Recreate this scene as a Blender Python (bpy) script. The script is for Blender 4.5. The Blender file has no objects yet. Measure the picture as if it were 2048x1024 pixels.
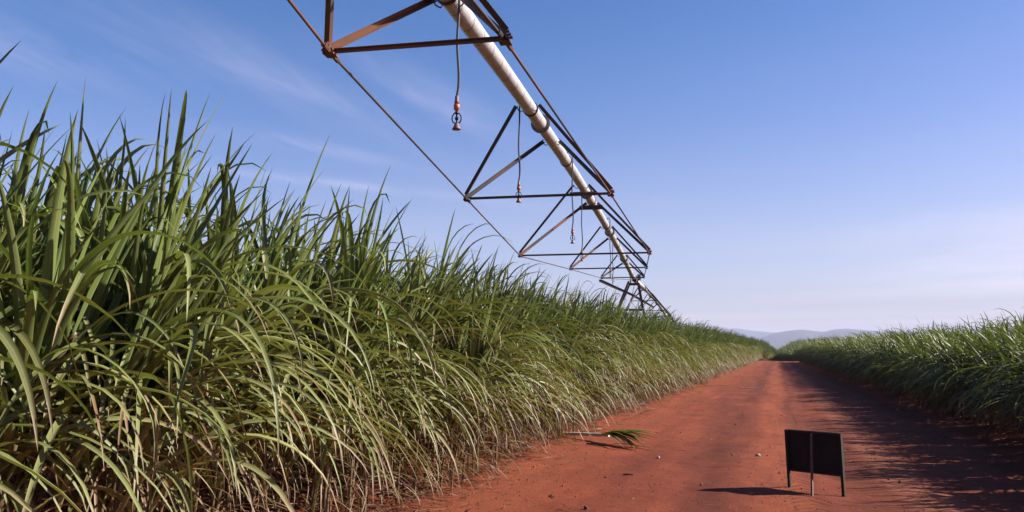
import bpy, math, random
import numpy as np
from mathutils import Vector, Matrix, Euler

random.seed(7)
rng = np.random.default_rng(11)
SC = bpy.context.scene
COL = SC.collection
R = math.radians

# ------------------------------------------------------------------ helpers
def link(o, parent=None):
    COL.objects.link(o)
    if parent: o.parent = parent
    return o

def tag(o, label=None, cat=None, group=None, kind=None):
    if label: o['label'] = label
    if cat: o['category'] = cat
    if group: o['group'] = group
    if kind: o['kind'] = kind
    return o

def empty(name, loc=(0, 0, 0), rz=0.0):
    o = bpy.data.objects.new(name, None)
    o.location = loc; o.rotation_euler = (0, 0, rz); o.empty_display_size = .2
    return link(o)

class MB:
    """collects faces; build() links them as one mesh object"""
    def __init__(self): self.v = []; self.f = []; self.uv = []
    def add(self, vs, fs):
        n = len(self.v)
        self.v += [tuple(p) for p in vs]
        self.f += [tuple(i + n for i in f) for f in fs]
    def box(self, c, s, M=None):
        x, y, z = (a / 2 for a in s)
        vs = [Vector((i * x, j * y, k * z)) for i in (-1, 1) for j in (-1, 1) for k in (-1, 1)]
        if M: vs = [M @ v for v in vs]
        c = Vector(c)
        self.add([v + c for v in vs], [(0, 1, 3, 2), (4, 6, 7, 5), (0, 4, 5, 1), (2, 3, 7, 6), (0, 2, 6, 4), (1, 5, 7, 3)])
    def frame(self, a, b, up=(0, 0, 1)):
        a, b = Vector(a), Vector(b); d = (b - a).normalized(); up = Vector(up)
        s = d.cross(up)
        if s.length < 1e-4: s = d.cross(Vector((1, 0, 0)))
        s.normalize(); u = s.cross(d).normalized()
        return a, b, d, s, u
    def prism(self, a, b, prof, up=(0, 0, 1)):
        a, b, d, s, u = self.frame(a, b, up); n = len(prof)
        vs = [p + s * x + u * y for p in (a, b) for x, y in prof]
        fs = [(i, (i + 1) % n, n + (i + 1) % n, n + i) for i in range(n)]
        fs += [tuple(range(n - 1, -1, -1)), tuple(range(n, 2 * n))]
        self.add(vs, fs)
    def angle(self, a, b, w=.05, t=.006, up=(0, 0, 1), fx=1, fy=1):
        prof = [(0, 0), (w * fx, 0), (w * fx, t * fy), (t * fx, t * fy), (t * fx, w * fy), (0, w * fy)]
        if fx * fy < 0: prof = prof[::-1]
        self.prism(a, b, prof, up)
    def rod(self, a, b, r, n=8):
        self.prism(a, b, [(r * math.cos(2 * math.pi * i / n), r * math.sin(2 * math.pi * i / n)) for i in range(n)])
    def tube(self, pts, r, n=8, closed=False):
        pts = [Vector(p) for p in pts]; rs = r if isinstance(r, (list, tuple)) else [r] * len(pts)
        rings = []; prev = None; m = len(pts)
        for i, p in enumerate(pts):
            if closed: d = pts[(i + 1) % m] - pts[i - 1]
            else: d = pts[min(i + 1, m - 1)] - pts[max(i - 1, 0)]
            d.normalize()
            if prev is None:
                s = d.cross(Vector((0.31, .2, 1)) if abs(d.z) < .9 else Vector((1, 0, .1))); s.normalize()
            else:
                s = prev - d * prev.dot(d); s.normalize()
            prev = s; u = d.cross(s)
            rings.append([p + (s * math.cos(2 * math.pi * k / n) + u * math.sin(2 * math.pi * k / n)) * rs[i] for k in range(n)])
        vs = [v for rg in rings for v in rg]; fs = []
        for i in range(m if closed else m - 1):
            j = (i + 1) % m
            fs += [(i * n + k, i * n + (k + 1) % n, j * n + (k + 1) % n, j * n + k) for k in range(n)]
        if not closed: fs += [tuple(range(n - 1, -1, -1)), tuple(range((m - 1) * n, m * n))]
        self.add(vs, fs)
    def lathe(self, prof, c=(0, 0, 0), n=16):
        m = len(prof); c = Vector(c)
        vs = [c + Vector((r * math.cos(2 * math.pi * k / n), r * math.sin(2 * math.pi * k / n), z)) for r, z in prof for k in range(n)]
        fs = [(i * n + k, i * n + (k + 1) % n, (i + 1) * n + (k + 1) % n, (i + 1) * n + k) for i in range(m - 1) for k in range(n)]
        fs += [tuple(range(n - 1, -1, -1)), tuple(range((m - 1) * n, m * n))]
        self.add(vs, fs)
    def mesh(self, name, m, smooth=False):
        me = bpy.data.meshes.new(name); me.from_pydata(self.v, [], self.f); me.validate()
        me.materials.append(m)
        if smooth:
            me.polygons.foreach_set('use_smooth', [True] * len(me.polygons))
        me.update(); return me
    def build(self, name, m, parent=None, smooth=False):
        me = self.mesh(name, m, smooth)
        if smooth:
            import bmesh
            bm = bmesh.new(); bm.from_mesh(me)
            bmesh.ops.recalc_face_normals(bm, faces=bm.faces)
            for e in bm.edges:
                if len(e.link_faces) == 2 and e.calc_face_angle(0) > R(40): e.smooth = False
            bm.to_mesh(me); bm.free()
        return link(bpy.data.objects.new(name, me), parent)

def np_mesh(name, V, F, m, smooth=True, attrs=None, uv=None):
    """V (n,3), F (k,4) arrays"""
    me = bpy.data.meshes.new(name)
    V = np.ascontiguousarray(V, np.float32); F = np.ascontiguousarray(F, np.int32)
    k = F.shape[1]
    me.vertices.add(len(V)); me.vertices.foreach_set('co', V.ravel())
    me.loops.add(F.size); me.loops.foreach_set('vertex_index', F.ravel())
    me.polygons.add(len(F)); me.polygons.foreach_set('loop_start', np.arange(0, F.size, k, dtype=np.int32))
    me.update(calc_edges=True)
    if smooth: me.polygons.foreach_set('use_smooth', np.ones(len(F), bool))
    for an, arr in (attrs or {}).items():
        a = me.attributes.new(an, 'FLOAT_COLOR', 'POINT'); a.data.foreach_set('color', np.ascontiguousarray(arr, np.float32).ravel())
    if uv is not None:
        l = me.uv_layers.new(name='UVMap'); l.data.foreach_set('uv', np.ascontiguousarray(uv[F.ravel()], np.float32).ravel())
    if m: me.materials.append(m)
    me.update(); return me

# ------------------------------------------------------------------ node helpers
class NT:
    def __init__(self, tree): self.t = tree; self.n = tree.nodes; self.l = tree.links
    def new(self, typ, **kw):
        nd = self.n.new(typ)
        for k, v in kw.items():
            if k == 'inp':
                for a, b in v.items():
                    if hasattr(b, 'is_output'): self.l.new(b, nd.inputs[a])
                    else: nd.inputs[a].default_value = b
            else: setattr(nd, k, v)
        return nd
    def math(self, op, a, b=None, c=None, clamp=False):
        nd = self.n.new('ShaderNodeMath'); nd.operation = op; nd.use_clamp = clamp
        for i, x in enumerate((a, b, c)):
            if x is None: continue
            if hasattr(x, 'is_output'): self.l.new(x, nd.inputs[i])
            else: nd.inputs[i].default_value = x
        return nd.outputs[0]
    def ramp(self, x, stops, interp='LINEAR'):
        nd = self.n.new('ShaderNodeValToRGB'); cr = nd.color_ramp; cr.interpolation = interp
        while len(cr.elements) < len(stops): cr.elements.new(.5)
        for e, (p, c) in zip(cr.elements, stops):
            e.position = p; e.color = (c, c, c, 1) if isinstance(c, (int, float)) else (*c, 1)
        self.l.new(x, nd.inputs[0]); return nd.outputs[0]
    def mix(self, f, a, b, mode='MIX'):
        nd = self.n.new('ShaderNodeMix'); nd.data_type = 'RGBA'; nd.blend_type = mode
        for i, x in ((0, f), (6, a), (7, b)):
            if hasattr(x, 'is_output'): self.l.new(x, nd.inputs[i])
            else: nd.inputs[i].default_value = x if isinstance(x, (int, float)) else (*x, 1)
        return nd.outputs[2]
    def noise(self, vec, scale, detail=4, rough=.55, dist=0.0, out=0):
        nd = self.new('ShaderNodeTexNoise', inp={'Scale': scale, 'Detail': detail, 'Roughness': rough, 'Distortion': dist})
        if vec is not None: self.l.new(vec, nd.inputs['Vector'])
        return nd.outputs[out]
    def mapping(self, vec, scale=(1, 1, 1), loc=(0, 0, 0), rot=(0, 0, 0)):
        nd = self.new('ShaderNodeMapping', inp={'Scale': scale, 'Location': loc, 'Rotation': rot}); self.l.new(vec, nd.inputs[0]); return nd.outputs[0]

def material(name):
    m = bpy.data.materials.new(name); m.use_nodes = True
    nt = NT(m.node_tree); nt.n.clear()
    out = nt.new('ShaderNodeOutputMaterial')
    b = nt.new('ShaderNodeBsdfPrincipled'); nt.l.new(b.outputs[0], out.inputs[0])
    return m, nt, b, out

def mottled(name, c1, c2, scale=8, rough=.6, metal=0.0, bump=.2, bscale=40, c3=None):
    m, nt, b, out = material(name)
    tc = nt.new('ShaderNodeTexCoord').outputs['Object']
    n1 = nt.noise(tc, scale, 6, .65)
    f = nt.ramp(n1, [(.35, 0.0), (.65, 1.0)])
    col = nt.mix(f, c1, c2)
    if c3:
        f2 = nt.ramp(nt.noise(tc, scale * .35, 4, .6), [(.5, 0.0), (.62, 1.0)])
        col = nt.mix(f2, col, c3)
    nt.l.new(col, b.inputs['Base Color'])
    b.inputs['Roughness'].default_value = rough; b.inputs['Metallic'].default_value = metal
    bp = nt.new('ShaderNodeBump', inp={'Strength': bump, 'Distance': .01, 'Height': nt.noise(tc, bscale, 4, .6)})
    nt.l.new(bp.outputs[0], b.inputs['Normal'])
    return m

# ------------------------------------------------------------------ materials
M_STEEL = mottled('weathered_rusty_steel', (.042, .037, .041), (.060, .044, .042), 2.2, .6, .25, .25, 60, (.15, .060, .030))
M_DARK = mottled('dark_steel', (.035, .03, .035), (.07, .05, .045), 8, .55, .3, .2, 60)
M_RUBBER = mottled('black_hose_rubber', (.012, .012, .014), (.022, .02, .02), 10, .5, 0, .1, 60)
M_ORANGE = mottled('terracotta_plastic', (.34, .075, .03), (.40, .10, .045), 30, .5, 0, .05, 60)
M_BELL = mottled('maroon_plastic', (.10, .04, .032), (.15, .06, .05), 30, .55, 0, .05, 60)
M_BLACKP = mottled('black_plastic', (.012, .011, .014), (.02, .018, .02), 20, .4, 0, .05, 60)
M_SIGNBACK = mottled('sign_board_dark_back', (.004, .0032, .0035), (.008, .006, .0055), 7, .8, 0, .3, 50, (.014, .008, .006))
M_SIGNFACE = mottled('sign_board_face', (.55, .22, .05), (.60, .26, .07), 3, .6, 0, .1, 50)
M_WOOD = mottled('old_timber', (.09, .045, .032), (.15, .08, .06), 12, .8, 0, .3, 40)
M_WOODDARK = mottled('dark_stained_timber', (.008, .005, .0045), (.014, .008, .007), 12, .8, 0, .3, 40)
M_STONE = mottled('pale_stone', (.20, .15, .13), (.30, .25, .23), 30, .85, 0, .4, 60)
M_CLOD = mottled('red_clod', (.11, .027, .014), (.17, .042, .021), 6, .95, 0, .4, 60)
M_TWIG = mottled('dark_twig', (.045, .022, .018), (.09, .05, .035), 20, .9, 0, .3, 60)
M_STRAW = mottled('pale_straw', (.46, .40, .33), (.62, .57, .50), 15, .8, 0, .2, 60)

def pipe_material():
    m, nt, b, out = material('galvanised_pipe')
    uv = nt.new('ShaderNodeUVMap').outputs[0]
    sp = nt.new('ShaderNodeSeparateXYZ'); nt.l.new(uv, sp.inputs[0])
    s = nt.math('FRACT', nt.math('ADD', sp.outputs[0], nt.math('DIVIDE', sp.outputs[1], .42)))
    line = nt.math('LESS_THAN', s, .042)
    tc = nt.new('ShaderNodeTexCoord').outputs['Object']
    n1 = nt.ramp(nt.noise(tc, 5, 6, .65), [(.35, 0.0), (.68, 1.0)])
    n2 = nt.ramp(nt.noise(nt.mapping(tc, (3, 3, 3)), 9, 5, .7), [(.52, 0.0), (.66, 1.0)])
    col = nt.mix(n1, (0.3780, 0.3600, 0.3645), (0.5040, 0.4860, 0.4950))
    col = nt.mix(nt.math('MULTIPLY', n2, .45), col, (0.2340, 0.1800, 0.1620))
    col = nt.mix(nt.math('MULTIPLY', line, .75), col, (.085, .06, .055))
    nt.l.new(col, b.inputs['Base Color'])
    b.inputs['Roughness'].default_value = .48; b.inputs['Metallic'].default_value = .25
    h = nt.math('ADD', nt.noise(tc, 24, 4, .6), nt.math('MULTIPLY', nt.ramp(s, [(0, 1.0), (.03, 1.0), (.06, 0.0), (1, 0.0)]), 1.5))
    bp = nt.new('ShaderNodeBump', inp={'Strength': .35, 'Distance': .006, 'Height': h}); nt.l.new(bp.outputs[0], b.inputs['Normal'])
    return m
M_PIPE = pipe_material()

def leaf_material(name, dry=False):
    m, nt, b, out = material(name)
    at = nt.new('ShaderNodeAttribute', attribute_name='lc')
    sp = nt.new('ShaderNodeSeparateColor'); nt.l.new(at.outputs['Color'], sp.inputs[0])
    tone, dryness, age = sp.outputs[0], sp.outputs[1], sp.outputs[2]
    uv = nt.new('ShaderNodeUVMap').outputs[0]
    su = nt.new('ShaderNodeSeparateXYZ'); nt.l.new(uv, su.inputs[0])
    oi = nt.new('ShaderNodeObjectInfo').outputs['Random']
    tc = nt.new('ShaderNodeTexCoord').outputs['Object']
    # young blades deep green, old arching blades grey-green
    young = nt.mix(tone, (.034, .058, .0065), (.102, .136, .017))
    old = nt.mix(tone, (.122, .124, .034), (.225, .208, .085))
    g = nt.mix(age, young, old)
    # fine lengthwise veins
    vein = nt.noise(nt.mapping(uv, (14, 1.2, 1)), 1.0, 3, .6)
    g = nt.mix(nt.ramp(vein, [(.35, 0.0), (.7, .35)]), g, (.15, .17, .085))
    mid = nt.math('LESS_THAN', nt.math('ABSOLUTE', nt.math('SUBTRACT', su.outputs[0], .5)), .07)
    g = nt.mix(nt.math('MULTIPLY', mid, .55), g, (.20, .23, .13))
    # dry tips, dry spots
    dn = nt.noise(nt.mapping(uv, (3, 6, 1)), 1.0, 4, .65)
    d = nt.math('ADD', dryness, nt.math('MULTIPLY', nt.math('SUBTRACT', dn, .5), .9))
    d = nt.ramp(d, [(.42, 0.0), (.72, 1.0)])
    drycol = nt.mix(nt.ramp(nt.noise(tc, 3.5, 3, .6), [(.35, 0.0), (.65, 1.0)]), (.23, .155, .092), (.115, .050, .028))
    col = nt.mix(d, g, drycol)
    hv = nt.new('ShaderNodeHueSaturation', inp={'Saturation': 1.0, 'Color': col})
    nt.l.new(nt.math('ADD', .485, nt.math('MULTIPLY', oi, .03)), hv.inputs['Hue'])
    nt.l.new(nt.math('ADD', .82, nt.math('MULTIPLY', oi, .36)), hv.inputs['Value'])
    nt.l.new(hv.outputs[0], b.inputs['Base Color'])
    b.inputs['Roughness'].default_value = .46
    b.inputs['Specular IOR Level'].default_value = .34
    tr = nt.new('ShaderNodeBsdfTranslucent')
    nt.l.new(nt.mix(1.0, hv.outputs[0], (1.15, 1.25, .55), 'MULTIPLY'), tr.inputs[0])
    mx = nt.new('ShaderNodeMixShader'); mx.inputs[0].default_value = .2
    nt.l.new(b.outputs[0], mx.inputs[1]); nt.l.new(tr.outputs[0], mx.inputs[2]); nt.l.new(mx.outputs[0], out.inputs[0])
    bp = nt.new('ShaderNodeBump', inp={'Strength': .25, 'Distance': .004, 'Height': vein}); nt.l.new(bp.outputs[0], b.inputs['Normal'])
    return m
M_LEAF = leaf_material('cane_leaf')
M_STALK = mottled('cane_stalk', (.08, .06, .024), (.13, .08, .045), 9, .5, 0, .2, 40)

def soil_material(name, road):
    m, nt, b, out = material(name)
    tc = nt.new('ShaderNodeTexCoord').outputs['Object']
    sx = nt.new('ShaderNodeSeparateXYZ'); nt.l.new(tc, sx.inputs[0])
    streak = nt.noise(nt.mapping(tc, (1.3, .09, 1)), 1.0, 5, .6, .3)
    patch = nt.noise(tc, .55, 5, .6)
    fine = nt.noise(tc, 22, 6, .7)
    grit = nt.noise(tc, 110, 3, .6)
    a = nt.math('ADD', nt.math('MULTIPLY', streak, .55), nt.math('MULTIPLY', patch, .45))
    col = nt.ramp(a, [(.40, (0.0895, 0.0177, 0.0079)), (.50, (0.1343, 0.0281, 0.0121)), (.59, (0.1928, 0.0425, 0.0178))])
    f2 = nt.ramp(fine, [(.38, 0.0), (.62, 1.0)])
    col = nt.mix(nt.math('MULTIPLY', f2, .55), col, (0.1933, 0.0472, 0.0200))
    mid_ = nt.ramp(nt.noise(tc, 3.2, 6, .7), [(.38, 0.0), (.62, 1.0)])
    col = nt.mix(nt.math('MULTIPLY', nt.math('SUBTRACT', 1.0, mid_), .42), col, (0.0916, 0.0198, 0.0090))
    if road:
        # compacted dark wheel strip and loose pale band, wandering along the road
        wob = nt.math('MULTIPLY', nt.math('SUBTRACT', nt.noise(nt.mapping(tc, (.02, .06, 1)), 1.0, 2, .5), .5), 1.6)
        x = nt.math('ADD', sx.outputs[0], wob)
        def band(c, w):
            return nt.ramp(nt.math('DIVIDE', nt.math('ABSOLUTE', nt.math('SUBTRACT', x, c)), w), [(.45, 1.0), (1.0, 0.0)])
        brk = nt.ramp(nt.noise(nt.mapping(tc, (1.5, .25, 1)), 1.0, 5, .65), [(.36, 0.0), (.6, 1.0)])
        col = nt.mix(nt.math('MULTIPLY', nt.math('MULTIPLY', band(-1.15, .75), brk), .9), col, (0.0806, 0.0174, 0.0085))
        col = nt.mix(nt.math('MULTIPLY', nt.math('MULTIPLY', band(.75, .8), brk), .85), col, (0.0897, 0.0197, 0.0093))
        col = nt.mix(nt.math('MULTIPLY', nt.math('MULTIPLY', band(-.1, .45), brk), .85), col, (0.2113, 0.0520, 0.0213))
        col = nt.mix(nt.math('MULTIPLY', band(1.55, .38), .6), col, (0.2420, 0.0819, 0.0440))
        col = nt.mix(nt.math('MULTIPLY', band(-3.3, .8), .4), col, (0.1957, 0.0552, 0.0248))
    tread = None
    if road:                                               # chevron tread of a tractor tyre pressed into the loose sand
        def lugs(c, hw):
            xr = nt.math('SUBTRACT', x, c)
            v = nt.math('FRACT', nt.math('DIVIDE', nt.math('ADD', sx.outputs[1], nt.math('MULTIPLY', nt.math('ABSOLUTE', xr), 1.2)), .21))
            l = nt.ramp(v, [(.0, 0.0), (.12, 1.0), (.38, 1.0), (.5, 0.0)])
            m_ = nt.ramp(nt.math('DIVIDE', nt.math('ABSOLUTE', xr), hw), [(.8, 1.0), (1.0, 0.0)])
            return nt.math('MULTIPLY', nt.math('MULTIPLY', l, m_), nt.ramp(nt.noise(nt.mapping(tc, (1.2, .35, 1)), 1.0, 4, .6), [(.4, .1), (.6, 1.0)]))
        tread = nt.math('MAXIMUM', lugs(1.55, .27), lugs(.2, .24))
        col = nt.mix(nt.math('MULTIPLY', tread, .6), col, (0.0764, 0.0176, 0.0086))
    spk = nt.ramp(grit, [(.64, 0.0), (.74, 1.0)])
    col = nt.mix(nt.math('MULTIPLY', spk, .45), col, (0.0425, 0.0117, 0.0063))
    nt.l.new(col, b.inputs['Base Color'])
    b.inputs['Roughness'].default_value = .95; b.inputs['Specular IOR Level'].default_value = .15
    h = nt.math('ADD', nt.math('MULTIPLY', fine, 1.0), nt.math('MULTIPLY', grit, .35))
    if tread: h = nt.math('SUBTRACT', h, nt.math('MULTIPLY', tread, .9))
    bp = nt.new('ShaderNodeBump', inp={'Strength': .8, 'Distance': .02, 'Height': h}); nt.l.new(bp.outputs[0], b.inputs['Normal'])
    return m
M_ROAD = soil_material('red_dirt_road', True)
M_SOIL = soil_material('red_field_soil', False)

# ------------------------------------------------------------------ camera, sun, sky
PITCH, YAW = R(6.577), R(17.23)
cam = bpy.data.cameras.new('camera'); cam.sensor_width = 36; cam.lens = 29.88; cam.clip_end = 40000; cam.clip_start = .05
co = link(bpy.data.objects.new('camera', cam)); co.location = (0, 0, 1.6); co.rotation_euler = (R(90) + PITCH, 0, YAW)
SC.camera = co

SUN_EL, SUN_AZ = R(33), math.atan2(.94, .34)          # azimuth clockwise from +Y
sun = bpy.data.lights.new('sun', 'SUN'); sun.energy = 5.0; sun.angle = R(.5); sun.color = (1.0, .93, .83)
so = link(bpy.data.objects.new('sun', sun))
sd = Vector((math.sin(SUN_AZ) * math.cos(SUN_EL), math.cos(SUN_AZ) * math.cos(SUN_EL), math.sin(SUN_EL)))
so.rotation_euler = sd.to_track_quat('Z', 'Y').to_euler(); so.location = (30, 10, 40)

w = bpy.data.worlds.new('World'); SC.world = w; w.use_nodes = True
nt = NT(w.node_tree); nt.n.clear()
out = nt.new('ShaderNodeOutputWorld'); bg = nt.new('ShaderNodeBackground'); nt.l.new(bg.outputs[0], out.inputs[0])
sky = nt.new('ShaderNodeTexSky', sky_type='NISHITA', sun_disc=False, sun_elevation=SUN_EL, sun_rotation=SUN_AZ, altitude=600, air_density=1.0, dust_density=1.2, ozone_density=2.0)
tc = nt.new('ShaderNodeTexCoord').outputs['Generated']
sx = nt.new('ShaderNodeSeparateXYZ'); nt.l.new(tc, sx.inputs[0])
# cirrus: streaks on a plane high above (direction divided by its height)
zz = nt.math('MAXIMUM', sx.outputs[2], .03)
px = nt.math('DIVIDE', sx.outputs[0], zz); py = nt.math('DIVIDE', sx.outputs[1], zz)
cv = nt.new('ShaderNodeCombineXYZ', inp={0: px, 1: py, 2: 0.0}).outputs[0]
st = nt.noise(nt.mapping(cv, (2.6, .55, 1), (1.7, 3.1, 0), (0, 0, R(-9))), 1.0, 8, .64, .7)
def wisp(cx, cy, wx, wy, slope):                           # one drawn-out tuft of cirrus
    u = nt.math('SUBTRACT', nt.math('SUBTRACT', px, cx), nt.math('MULTIPLY', nt.math('SUBTRACT', py, cy), slope))
    v = nt.math('SUBTRACT', py, cy)
    q = nt.math('ADD', nt.math('POWER', nt.math('ABSOLUTE', nt.math('DIVIDE', u, wx)), 2.0), nt.math('POWER', nt.math('ABSOLUTE', nt.math('DIVIDE', v, wy)), 2.0))
    return nt.math('POWER', 2.718, nt.math('MULTIPLY', q, -1.0))
ws = None
for a in ((-1.70, 2.75, .17, .85, .06), (-2.17, 3.5, .13, .5, .45), (-2.3, 4.6, .16, .8, .8), (-2.3, 2.2, .3, .4, .1), (-1.25, 3.1, .12, .6, .1), (2.4, 5.2, .5, 1.2, .3), (.9, -3.2, .5, 1.6, .2), (-4.2, -1.2, 1.0, .6, .1), (3.5, -2.0, .7, 1.0, .3)):
    w1 = wisp(*a); ws = w1 if ws is None else nt.math('MAXIMUM', ws, w1)
cl = nt.math('MULTIPLY', nt.ramp(st, [(.36, 0.0), (.70, 1.0)]), ws)
low = nt.ramp(sx.outputs[2], [(.0, 1.0), (.12, .70), (.28, .16), (.45, 0.0)], 'EASE')
bank = nt.math('MULTIPLY', nt.ramp(sx.outputs[2], [(.045, 0.0), (.075, 1.0), (.125, .85), (.165, 0.0)], 'EASE'), nt.ramp(nt.math('DIVIDE', px, py), [(.05, 0.0), (.18, .5), (.32, 1.0), (.9, 1.0)]))
bank = nt.math('MULTIPLY', bank, nt.ramp(nt.noise(nt.mapping(cv, (.5, .33, 1), (0, 0, 0), (0, 0, R(18))), 1.0, 5, .6), [(.34, 0.0), (.62, 1.0)]))
veil = nt.math('MULTIPLY', nt.ramp(nt.noise(nt.mapping(cv, (.09, .16, 1), (2.2, .3, 0), (0, 0, R(20))), 1.0, 4, .55), [(.35, .25), (.65, 1.0)]), low)
hs = nt.new('ShaderNodeHueSaturation', inp={'Saturation': 1.42, 'Color': sky.outputs[0]}).outputs[0]
skyc = nt.mix(1.0, hs, nt.mix(nt.ramp(sx.outputs[2], [(.0, 0.0), (.22, 1.0)]), (1.14, .98, 1.05), (1.72, 1.08, 1.19)), 'MULTIPLY')
cirrus = (6.0, 5.7, 7.6)
c1 = nt.mix(nt.math('MULTIPLY', veil, .6), skyc, nt.mix(nt.ramp(sx.outputs[2], [(.02, 0.0), (.13, 1.0)]), (2.6, 2.65, 3.55), (5.0, 5.0, 6.2)))
c1 = nt.mix(nt.math('MULTIPLY', bank, .7), c1, (7.4, 6.9, 8.0))
c2 = nt.mix(nt.math('MULTIPLY', cl, .4), c1, cirrus)
nt.l.new(c2, bg.inputs[0]); bg.inputs[1].default_value = .05

SC.view_settings.view_transform = 'Standard'; SC.view_settings.look = 'None'
SC.view_settings.exposure = 1.4; SC.view_settings.gamma = 1
SC.render.engine = 'CYCLES'
SC.cycles.max_bounces = 6; SC.cycles.diffuse_bounces = 2; SC.cycles.transmission_bounces = 4; SC.cycles.glossy_bounces = 2
SC.cycles.volume_bounces = 0; SC.cycles.use_denoising = True

# ------------------------------------------------------------------ ground, road, hills
def vnoise(X, Y, s, seed):
    r = np.random.default_rng(seed); T = r.random((64, 64))
    x, y = X / s, Y / s; xi, yi = np.floor(x).astype(int), np.floor(y).astype(int)
    fx, fy = x - xi, y - yi; fx = fx * fx * (3 - 2 * fx); fy = fy * fy * (3 - 2 * fy)
    g = lambda a, b: T[a % 64, b % 64]
    return (g(xi, yi) * (1 - fx) + g(xi + 1, yi) * fx) * (1 - fy) + (g(xi, yi + 1) * (1 - fx) + g(xi + 1, yi + 1) * fx) * fy - .5

def grid_faces(nx, ny):
    i = np.arange(nx - 1)[None, :] + np.arange(ny - 1)[:, None] * nx
    i = i.ravel(); return np.stack([i, i + 1, i + 1 + nx, i + nx], 1)

def drop(Y):                                             # the land falls away beyond the far blocks
    t = np.clip((Y - 330) / 260, 0, 1); return -15 * t * t * (3 - 2 * t)

xs = np.concatenate([-np.geomspace(19000, 9, 44), np.linspace(-8, 8, 9), np.geomspace(9, 19000, 44)])
ys = np.concatenate([-np.geomspace(3000, 8, 16), np.linspace(-6, 330, 50), np.linspace(340, 640, 31), np.geomspace(680, 16500, 34)])
X, Y = np.meshgrid(xs, ys); Z = drop(Y) - .07 + np.where((np.abs(X) > 12) & (Y > 700), vnoise(X, Y, 400, 5) * 6, 0)
V = np.stack([X, Y, Z], -1).reshape(-1, 3)
g = link(bpy.data.objects.new('ground', np_mesh('ground', V, grid_faces(len(xs), len(ys)), M_SOIL)))
tag(g, 'red soil under the cane fields', kind='structure')

def road_z(X, Y):
    z = vnoise(X, Y, 1.9, 1) * .035 + vnoise(X, Y, .45, 2) * .022 + vnoise(X, Y, .17, 3) * .011 + vnoise(X, Y, .09, 4) * .006
    wob = vnoise(Y * .2, Y * 0, 2.0, 6) * .6
    for c, wd, dp in ((-1.15, .32, .03), (.75, .30, .028), (-2.2, .25, .015), (1.9, .3, .012)):
        z -= dp * np.exp(-((X - c - wob) / wd) ** 2)
    sh = np.clip((np.abs(X) - 3.3) / 1.2, 0, 1)
    z += sh * sh * .10 + sh * vnoise(X, Y, .6, 8) * .09
    return z
xs = np.concatenate([np.linspace(-7, -5, 9)[:-1], np.linspace(-5, 4, 190), np.linspace(4, 7, 20)[1:]])
ys = np.concatenate([np.linspace(-5, 6, 60)[:-1], np.linspace(6, 18, 260)[:-1], np.linspace(18, 40, 200)[:-1], np.linspace(40, 90, 150)[:-1], np.linspace(90, 330, 120)])
X, Y = np.meshgrid(xs, ys)
V = np.stack([X, Y, road_z(X, Y)], -1).reshape(-1, 3)
rd = link(bpy.data.objects.new('dirt_road', np_mesh('dirt_road', V, grid_faces(len(xs), len(ys)), M_ROAD)))
tag(rd, 'rutted red dirt road between the two cane fields', kind='structure')

M_HILL = mottled('hill_scrub', (.022, .032, .022), (.045, .048, .032), .002, .95, 0, 0, 1)
M_WOODS = mottled('far_woods', (.006, .011, .009), (.012, .018, .012), .03, .95, 0, 0, 1)
def ridge(name, label, dist, peaks, depth, m, seed, rough, foot=-16):
    # peaks: crest line as (azimuth in degrees from the road direction, height)
    az = np.linspace(-50, 40, 900); rr = np.linspace(-1, 1, 25)
    A, Q = np.meshgrid(az, rr)
    xs_, hs_ = zip(*peaks); hc = np.interp(az, xs_, hs_); kr = np.hanning(9); kr /= kr.sum()
    hc = np.convolve(np.pad(hc, 4, mode='edge'), kr, 'valid'); H = np.broadcast_to(hc, A.shape)
    H = H + vnoise(A * 10, Q * 6, 8, seed) * rough + vnoise(A * 10, Q * 10, 2.5, seed + 1) * rough * .4
    Z = foot + np.maximum(H - foot, 0) * (1 - Q ** 2) ** .8
    D = dist + Q * depth
    V = np.stack([np.sin(np.radians(A)) * D, np.cos(np.radians(A)) * D, Z], -1).reshape(-1, 3)
    o = link(bpy.data.objects.new(name, np_mesh(name, V, grid_faces(len(az), len(rr)), m)))
    tag(o, label, kind='structure'); return o
# azimuth of a photo column: (x-1555)/1700 rad
def prof(dist, pts): return [((x - 1555) / 1700 * 57.3, (708 - y) / 1700 * dist + 1.6) for x, y in pts]
ridge('far_hills', 'paler hill range at the back of the horizon', 12600, prof(12600, [(-200, 672), (900, 676), (1200, 668), (1400, 664), (1445, 661), (1480, 659), (1515, 664), (1550, 668), (1580, 668), (1650, 670), (1800, 668), (2400, 672)]), 1500, M_HILL, 21, 7)
ridge('near_hills', 'rounded hazy blue hills beyond the end of the road', 9400, prof(9400, [(-200, 688), (1200, 686), (1450, 684), (1520, 679), (1550, 669), (1578, 664), (1603, 662), (1628, 666), (1640, 667), (1660, 662.5), (1682, 661), (1705, 664), (1730, 667), (1770, 668), (1850, 672), (2100, 670), (2400, 676)]), 1300, M_HILL, 31, 5.5)
wd_ = ridge('far_woodland', 'dark line of woodland seen between the far cane blocks', 5200, [(-60, 30), (0, 36), (50, 30)], 400, M_WOODS, 41, 9)
wd_['kind'] = 'stuff'

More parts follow.
